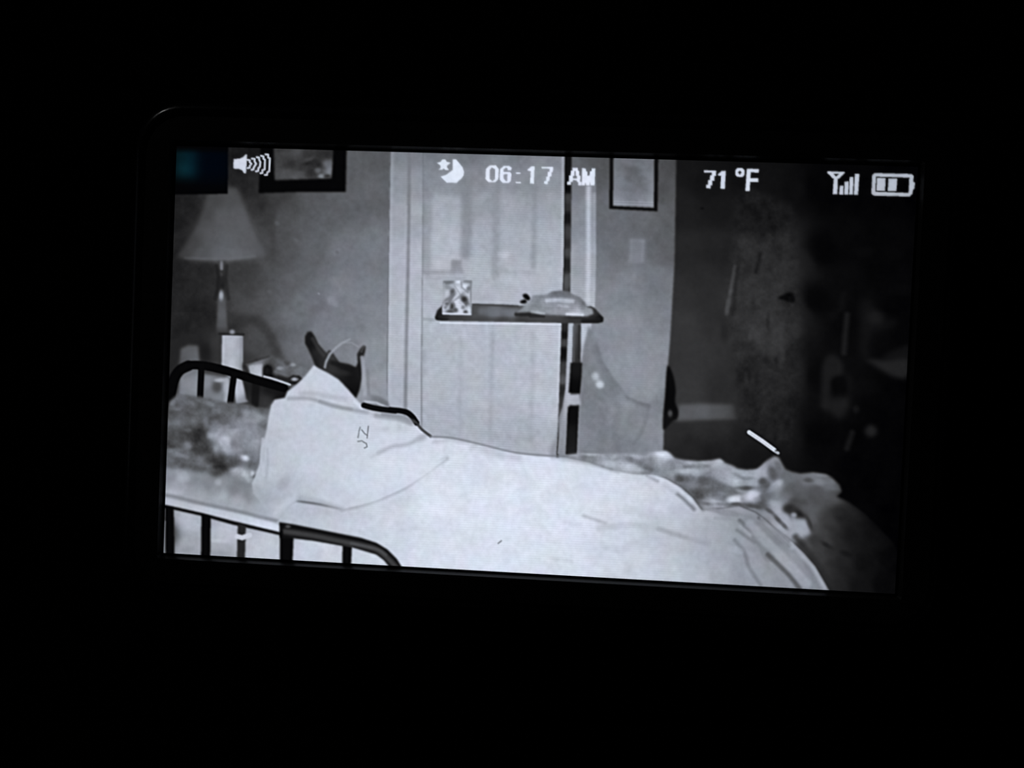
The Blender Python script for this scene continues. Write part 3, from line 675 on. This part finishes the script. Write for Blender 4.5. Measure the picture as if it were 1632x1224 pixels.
bl = ((941,723.5,14,2.6,194,.8,3),(928,731,12,3,138,.7,8),(978,740,16,5,190,.8,8),(964,747,14,2.6,128,.8,18),(1010,728,22,3,174,.6,0),(1008,734,14,4.5,118,.8,22),(1030,744,12,4.5,114,.85,35),(1015,748,14,3,176,.7,10),(1057,723,8,4,204,.85,0),(1052,734,8,6,172,.6,0),
      (1066,742,8,8,132,.6,40),(1080,737,8,3,146,.5,0),(1098,738,14,3,156,.6,0),(1124,737,10,2.6,180,.8,0),(1146,735,6,3,186,.8,0),(1100,744,18,3,134,.6,0),(1094,751,14,3.6,182,.85,-4),(1122,749,18,4,176,.8,-6),(1112,755,10,4,168,.6,0),(1074,756,8,6,168,.6,0),
      (1082,762,8,6,80,.7,30),(1104,764,14,6,94,.8,10),(1128,768,14,7,86,.8,10),(1145,778,14,7,92,.8,15),(1118,778,14,6,104,.6,10),(1112,788,10,5,86,.7,20),(1162,780,7,5,118,.7,0),(1132,788,12,4,110,.5,10),(1150,790,10,4,84,.6,10),
      (1150,752,16,4.5,156,.7,12),(1158,765,18,5,176,.85,24),(1188,770,18,4.5,172,.8,2),(1176,757,8,3,92,.5,20),(1190,755,16,4,160,.75,0),(1208,750,10,4,166,.7,-25),(1219,740,5,7,150,.7,30),(1190,762,12,3,110,.6,0),(1190,778,14,3.4,80,.85,0),(1172,785,10,3,98,.6,10),
      (1231,755,7,11,72,.75,-20),(1240,742,5,8,92,.6,-20),(1215,767,6,5,58,.85,-30),(1239,771,9,4.5,168,.95,-32),(1229,780,9,4.5,140,.8,-40),(1212,781,12,3.6,104,.6,0),(1222,789,12,4,98,.6,-10),(1169,796,9.5,5.4,214,1,-8),(1184,797,4,4,110,.5,0),(1198,790,11,6.5,202,.95,-30),(1206,796,6,4,150,.6,0),
      (1175,804,12,3.4,62,.9,0),(1200,807,14,3.6,74,.85,5),(1219,802,9,4,80,.7,-20),(1136,799,14,3,168,.7,6),(1126,803,8,2.6,92,.6,10),(1152,803,10,2.6,104,.6,8),(1148,808,14,2.6,176,.6,8),(1176,812,12,3,120,.6,15),(1200,813,10,3,140,.6,15),
      (1236,804,13,6,158,.85,12),(1248,818,7,12,172,.9,-25),(1255,834,6,9,170,.85,-25),(1258,843,5,4,150,.7,0),(1220,820,14,4,150,.7,22),(1236,836,4.5,12,168,.8,-42),(1252,855,4.5,14,166,.7,-42),(1226,814,9,3,82,.85,35),(1240,828,9,3.2,74,.9,48),(1250,838,7,3.2,78,.85,48),
      (1255,811,8,7,38,.9,20),(1266,814,6,5,52,.7,0),(1276,821,9,8,28,1,0),(1265,821,4.5,4,156,.9,0),(1264,828,4,4,140,.6,0),(1279,801,7,7,70,.6,0),(1284,814,6,10,88,.7,-35),(1296,828,6,12,86,.7,-25),(1289,834,4,11,32,.85,-22),(1300,840,6,6,70,.5,0),
      (1310,757,16,3,128,.7,4),(1306,768,10,5,130,.8,10),(1288,765,8,4,70,.8,10),(1276,760,10,4,112,.6,0),(1325,777,12,4,104,.7,20),(1318,768,8,4,112,.5,0),(1296,780,14,6,82,.6,10),(1335,786,6,5,74,.6,0),(1300,795,16,6,72,.5,20),(1262,762,8,7,114,.6,0),(1262,780,12,8,86,.7,0),(1280,790,10,6,92,.5,0),(1250,790,10,6,106,.5,0),
      (1320,862,10,5,62,.6,35),(1316,868,9,3.4,28,.7,30),(1348,894,10,8,48,.5,40),(1348,882,10,4,26,.6,20),(1330,845,16,6,42,.5,20),(1300,862,10,6,50,.5,30),(1335,818,12,5,52,.4,0),(1330,900,14,6,40,.4,20))
for a in bl: blob(*a)
patch([(1263,829),(1274,826),(1284,829),(1288,842),(1290,851),(1277,853),(1265,846)], 166, .85, 3.2)
stroke([(1268,856),(1283,874),(1299,895),(1313,914),(1324,940)], 8, 40, .7, 3, True)
G[:] *= 1-0.3*CUR['mask']*sm((np.arange(WID)+X0-1300)/60.)[None, :]*sm((np.arange(HEI)+Y0-785)/40.)[:, None]
m_keep = CUR['mask'].copy()
lit = np.clip((1290-(np.arange(WID)+X0))/150, 0.08, 1)[None, :]
CUR['mask'] = m_keep*lit
mottle(9, False); mottle(6); G[:] += MARB*17*CUR['mask']
CUR['mask'] = m_keep
# dim the far side of the blanket where it runs into the dark
stroke([(1345,790),(1385,822),(1428,866)], 10, 5, .6, 6)

# far rail end showing between pillow and door
RAIL = fresh('pictured_bed_rail', 'black curved end of the far bed rail right of the white pillow')
piece('pictured_clutter', 'grey tubes lying over the far bed rail right of the white pillow',
      [(575,633),(590,629),(606,632),(618,640),(622,650),(600,648),(584,645)], [(582,638,150),(600,636,118),(612,644,112)], sig=1.8)
stroke([(582,640),(600,642),(618,650)], 3, 196, .8, 1.4)
CUR['mask'] = None
stroke([(580,646),(600,651),(630,655)], 9, 14, 1, 1.4, True, False, RAIL)
stroke([(622,653),(645,656),(656,663),(664,674)], 9, 12, 1, 1.4, True, False, RAIL)
stroke([(664,674),(672,684),(686,695)], 4.5, 54, .9, 1.6, True, False, RAIL)
stroke([(686,696),(720,698),(770,709),(820,721),(870,726),(905,727)], 3.5, 126, .7, 1.6, True, False)
stroke([(610,660),(640,664),(660,672)], 5, 120, .5, 2.5, True, False)

# ---- near bed rail
pid = piece('pictured_rail_rod', 'thin black rod of the near bed rail below the sheet edge', [(255,803),(280,808),(320,817),(370,830),(420,842),(450,849),(450,854),(420,847),(370,836),(320,822),(280,813),(255,808)], 12, sig=1.2)
for pts, t_ in (([(263,806),(277,809),(278.5,900),(264,900)], 8), ([(321,819),(336,823),(335,900),(320,900)], 8), ([(379,834),(392,838),(390,905),(377,905)], 36), ([(446,850),(468,856),(466,905),(446,905)], 9), ([(546,868),(561,871),(559,912),(545,912)], 10)):
    piece('pictured_rail_post', None, pts, t_, sig=1.3)
pid = fresh('pictured_tie', 'white tie around one post of the near bed rail')
stroke([(378,855),(386,857),(398,853)], 8, 206, 1, 2, False, False, pid)
pid = fresh('pictured_light_sliver', 'thin pale sliver at the lower left edge of the picture')
stroke([(261,832),(260.5,882)], 5, 122, 1, 2, False, False, pid)
piece('pictured_bed_rail', 'black curved near bed rail at the bottom of the picture',
  [(445,832),(470,836),(500,842),(540,850),(575,857),(600,865),(618,876),(632,890),(643,908),(624,908),(612,893),(600,884),(580,878),(560,872),(545,870),(500,862),(466,858),(446,857)], 16, sig=1.3)
stroke([(455,847),(500,854),(545,863),(580,870),(602,877),(618,890),(632,905)], 7, 74, .75, 2.4, True)
stroke([(560,866),(600,875),(615,884)], 3, 104, .4, 2, True)
blob(459, 839, 4, 2.5, 96, .7); stroke([(448,848),(448,857)], 4, 8, .8, 1.5)
# ---- pale stick and small marks
pid = fresh('pictured_stick', 'short bright striped stick leaning at the foot of the bed')
stroke([(1194,689),(1215,703),(1234,717)], 6.5, 214, 1, 1.2, False, False, pid)
for k in range(9):
    t = (k+.5)/9; x, y = 1194+40*t, 689+28*t
    stroke([(x-3.2, y-1.2), (x+3.2, y+1.2)], 1.2, 176, .5, .8, False, False)
stroke([(1236,720),(1240,722)], 4.5, 176, 1, 1.2, False, False, pid)
blob(1237, 718, 2, 1.5, 30, .6, clip=False); stroke([(1228,720),(1236,724)], 3, 14, .5, 1.5, False, False)
pid = fresh('pictured_speck', None)
stroke([(794,866),(799,862)], 2.2, 120, .8, 1, False, False, pid)

# ---- dark badge at the upper left corner of the screen
piece('status_badge', 'dark square badge with a teal glow at the upper left corner of the screen',
  [(268,220),(364,220),(363,309),(300,310),(268,310)], 3, sig=1.2)
mk = CUR['mask']
Yc, Xc = np.mgrid[Y0:Y1, X0:X1]+0.5
top = sm((Yc-233-0.02*(Xc-282))/14)
glow = np.exp(-(((Xc-295)/21)**2)**1.4)*np.exp(-(((Yc-257)/29)**2)**2.2)
glow2 = np.exp(-(((Xc-338)/38)**2)**1.5)*np.exp(-(((Yc-258)/34)**2)**1.8)
glow3 = np.exp(-((Xc-294)/15)**2-((Yc-270)/12)**2)
TEAL += (mk*top)[..., None]*(glow[..., None]*np.array([3, 25, 30])+glow2[..., None]*np.array([-2, 2, 9])+glow3[..., None]*np.array([3, 10, 11]))
G[:] = np.clip(G, 0, 255)

# ---- fine line pattern of the panel, seen in the bright parts
amp = sm((G-90)/110)
ph = (Yc-0.045*(Xc-800))
horiz = np.sin(2*np.pi*ph/3.75)*np.exp(-((Xc-850)/300.)**4)
vert = np.sin(2*np.pi*(Xc+0.05*(Yc-700))/2.9)*sm((640-Xc)/140)
G += amp*(6.5*horiz*(0.6+0.4*N24)+4.0*vert*np.clip(0.4+0.8*N24, 0, 1))
G += 0.55*(G-blur(G, 2.2))               # the edge sharpening of the camera feed
G = np.clip(blur(G, 0.45), 0, 255)

# ---- status symbols along the top of the screen
def sym(name, label, pts, tone=233, holes=(), sig=0.55, pid=None):
    return piece(name, label, pts, tone, sig, holes=holes, pid=pid)
k = 20.4
SPK = sym('sound_icon', 'white loudspeaker symbol with five sound waves on the screen', z(360,235,k,[(255,375),(440,370),(560,310),(650,225),(690,235),(655,840),(590,840),(530,745),(430,700),(240,685)]), 214)
for w_ in ([(705,405),(775,415),(775,480),(830,530),(785,590),(765,660),(705,672)], [(850,365),(930,370),(930,450),(982,530),(915,640),(890,715),(835,730)],
          [(1005,318),(1078,330),(1082,400),(1122,480),(1108,620),(1058,680),(1048,760),(980,778)], [(1145,272),(1218,290),(1222,370),(1272,400),(1260,710),(1190,740),(1185,825),(1125,838)],
          [(1290,228),(1375,235),(1372,330),(1428,350),(1410,770),(1350,810),(1335,890),(1265,895)]):
    stroke(z(360,235,k,w_), 3.0, 214, 1, .7, False, False, SPK)
sym('star_icon', 'small white star beside the crescent moon symbol', z(690,245,k,[(310,180),(400,180),(450,260),(570,290),(560,310),(455,390),(460,450),(510,510),(500,530),(400,525),(350,480),(290,525),(175,525),(250,460),(240,380),(130,295),(250,265)]))
sym('moon_icon', 'white crescent moon symbol near the top of the screen', z(690,245,k,[(640,185),(750,180),(900,360),(960,440),(1010,580),(1000,690),(940,790),(840,880),(770,945),(450,940),(330,830),(250,745),(440,680),(560,590),(640,530)]))
k = 16.32
sym('clock_digit', 'white digit 0 of the clock', z(765,250,k,[(250,225),(410,215),(490,320),(475,580),(390,665),(230,665),(140,580),(155,310)]), 236, [z(765,250,k,[(310,275),(395,325),(392,580),(320,635),(250,570),(255,335)])])
sym('clock_digit', 'white digit 6 of the clock', z(765,250,k,[(620,235),(760,235),(830,290),(800,355),(720,350),(720,310),(680,275),(612,325),(612,395),(780,395),(820,440),(800,630),(740,680),(590,675),(510,590),(525,320)]), 236,
    [z(765,250,k,[(645,445),(715,450),(710,630),(680,640),(612,560),(608,475)])])
COL = sym('clock_colon', 'white colon of the clock', z(765,250,k,[(940,405),(1055,405),(1055,440),(940,440)]), 240)
sym('', '', z(765,250,k,[(932,648),(1060,655),(1058,688),(932,682)]), 240, pid=COL)
sym('clock_digit', 'white digit 1 of the clock', z(765,250,k,[(1330,250),(1420,245),(1400,700),(1300,695),(1320,375),(1220,350)]), 234)
sym('clock_digit', 'white digit 7 of the clock', z(860,250,k,[(50,262),(350,265),(345,395),(312,400),(305,505),(262,515),(255,625),(215,635),(208,705),(165,715),(110,690),(120,635),(168,625),(170,520),(210,510),(210,395),(262,385),(265,308),(55,300)]), 234)
sym('clock_letter', 'white letter A beside the clock digits', z(860,250,k,[(855,285),(995,285),(1000,360),(1030,370),(1025,480),(1060,490),(1055,640),(1090,660),(1080,745),(1000,745),(1000,660),(970,650),(968,610),(862,605),(860,645),(820,655),(820,730),(720,730),(720,650),(768,635),(770,490),(810,480),(815,360),(855,355)]), 236,
    [z(860,250,k,[(905,370),(940,370),(940,490),(975,500),(970,565),(865,565),(865,500),(905,490)])])
sym('clock_letter', 'white letter M beside the clock digits', z(860,250,k,[(1100,295),(1200,300),(1210,375),(1240,385),(1240,490),(1300,490),(1305,385),(1350,370),(1355,300),(1450,300),(1430,745),(1325,745),(1320,650),(1300,745),(1210,745),(1190,650),(1180,745),(1080,745),(1100,640)]), 234)
sym('temperature_digit', 'white digit 7 of the temperature', z(1115,255,k,[(110,270),(430,280),(425,410),(380,415),(380,535),(330,540),(325,655),(290,662),(280,740),(170,735),(175,645),(220,640),(225,525),(270,520),(275,405),(315,395),(315,328),(115,325)]), 222)
sym('temperature_digit', 'white digit 1 of the temperature', z(1115,255,k,[(580,285),(680,280),(655,750),(540,745),(560,410),(470,400),(480,370)]), 222)
sym('degree_sign', 'small white degree ring on the screen', z(1115,255,k,[(980,215),(1120,215),(1170,265),(1165,385),(1115,440),(975,435),(930,385),(935,265)]), 222, [z(1115,255,k,[(1022,300),(1045,272),(1068,300),(1100,325),(1068,350),(1045,388),(1022,350),(988,325)])])
sym('temperature_letter', 'white letter F of the temperature', z(1115,255,k,[(1230,230),(1545,235),(1535,325),(1330,320),(1320,475),(1530,475),(1525,575),(1315,570),(1300,810),(1190,805)]), 222)
k = 20.4
sym('antenna_icon', 'white antenna symbol near the upper right of the screen', z(1310,260,k,[(180,265),(740,290),(735,325),(640,410),(560,500),(515,510),(500,1010),(350,1005),(385,505),(340,490),(260,400),(175,320)]), 206, [z(1310,260,k,[(365,345),(560,350),(500,400),(480,430),(440,425),(410,385)])])
for b in ([(580,740),(700,735),(695,1020),(560,1020)], [(740,600),(865,595),(860,1020),(720,1020)], [(905,450),(1025,450),(1005,1025),(880,1020)], [(1070,350),(1215,350),(1170,1030),(1040,1025)]):
    sym('signal_bar', None, z(1310,260,k,b), 200)
sym('battery_icon', 'white battery outline at the upper right of the screen', z(1380,260,k,[(280,325),(1490,355),(1550,410),(1540,600),(1595,640),(1575,820),(1530,870),(1510,1000),(1420,1085),(250,1055),(180,990),(210,390)]), 186, [z(1380,260,k,[(330,440),(1415,470),(1390,970),(310,930)])])
for b in ([(360,480),(640,490),(620,900),(345,895)], [(740,495),(1020,500),(990,910),(710,910)]):
    sym('battery_bar', None, z(1380,260,k,b), 188)

for _ in range(60):
    if (IDM > 0).all(): break
    for ax_, d in ((0, 1), (0, -1), (1, 1), (1, -1)):
        sh = np.roll(IDM, d, ax_); IDM[:] = np.where(IDM == 0, sh, IDM)

# ------------------------------------------------------------------ cut the canvas into display cells
NX, NY = 900, 510
cr = np.array([[math.cos(CAM_ROT[2]), -math.sin(CAM_ROT[2]), 0], [math.sin(CAM_ROT[2]), math.cos(CAM_ROT[2]), 0], [0, 0, 1]])
cp = np.array([[math.cos(CAM_ROT[1]), 0, math.sin(CAM_ROT[1])], [0, 1, 0], [-math.sin(CAM_ROT[1]), 0, math.cos(CAM_ROT[1])]])
cq = np.array([[1, 0, 0], [0, math.cos(CAM_ROT[0]), -math.sin(CAM_ROT[0])], [0, math.sin(CAM_ROT[0]), math.cos(CAM_ROT[0])]])
ROT = cr @ cp @ cq
def drawing_xy(x, y):
    """display millimetres -> drawing units of the canvas"""
    q = (np.stack([x, y, np.zeros_like(x)], -1)-np.array(CAM_POS)) @ ROT
    return 816+FOCAL*q[..., 0]/-q[..., 2], 612-FOCAL*q[..., 1]/-q[..., 2]

gxv = np.linspace(-DISP_W/2, DISP_W/2, NX+1); gyv = np.linspace(DISP_H/2, -DISP_H/2, NY+1)
VX, VY = np.meshgrid(gxv, gyv)
px, py = drawing_xy(VX, VY)
def sample(A, px, py):
    u = np.clip(px-X0-.5, 0, WID-1.001); v = np.clip(py-Y0-.5, 0, HEI-1.001)
    i = u.astype(int); j = v.astype(int); a = u-i; b = v-j
    return (A[j, i]*(1-a)+A[j, i+1]*a)*(1-b)+(A[j+1, i]*(1-a)+A[j+1, i+1]*a)*b
grey = sample(G, px, py)
t = sm((grey-35)/90)

CR, CB = (sample(blur(a, 2.0), px, py) for a in (fbm(20, 2), fbm(26, 2)))
rgb = np.stack([grey*(1-0.035*t+0.008*CR*t), grey*(1-0.002*t-0.005*CR*t), grey*(1+0.066*t+0.012*CB*t)+1.2*(1-t)], -1)
rgb += np.stack([sample(TEAL[..., c], px, py) for c in range(3)], -1)
rgb = np.clip(rgb, 0, 255)/255.0
lin = np.where(rgb <= 0.04045, rgb/12.92, ((rgb+0.055)/1.055)**2.4)
cx_, cy_ = drawing_xy((VX[:-1, :-1]+VX[1:, 1:])/2, (VY[:-1, :-1]+VY[1:, 1:])/2)
cid = IDM[np.clip((cy_-Y0).astype(int), 0, HEI-1), np.clip((cx_-X0).astype(int), 0, WID-1)]
VIDX = np.arange((NX+1)*(NY+1)).reshape(NY+1, NX+1)
quads = np.stack([VIDX[:-1, :-1], VIDX[1:, :-1], VIDX[1:, 1:], VIDX[:-1, 1:]], -1)
flatx, flaty, flatl = VX.ravel(), VY.ravel(), lin.reshape(-1, 3)
for pid in range(len(PIECES)):
    sel = cid == pid
    if not sel.any(): continue
    name, label = PIECES[pid] or ('pictured_darkness', None)
    q = quads[sel]
    used, inv = np.unique(q.ravel(), return_inverse=True)
    co = np.zeros((len(used), 3), np.float32)
    co[:, 0] = flatx[used]*MM; co[:, 1] = flaty[used]*MM; co[:, 2] = FACE_Z*MM
    me = bpy.data.meshes.new(name)
    nf = len(q)
    me.vertices.add(len(used)); me.loops.add(nf*4); me.polygons.add(nf)
    me.vertices.foreach_set('co', co.ravel())
    me.loops.foreach_set('vertex_index', inv.astype(np.int32).ravel())
    me.polygons.foreach_set('loop_start', np.arange(0, nf*4, 4, dtype=np.int32))
    at = me.color_attributes.new('picture', 'FLOAT_COLOR', 'POINT')
    at.data.foreach_set('color', np.c_[flatl[used], np.ones(len(used))].astype(np.float32).ravel())
    me.materials.append(M_DISP)
    me.update(calc_edges=True); me.validate()
    o = bpy.data.objects.new(name, me)
    C.collection.objects.link(o)
    o.parent = screen
    if label: o['label'] = label
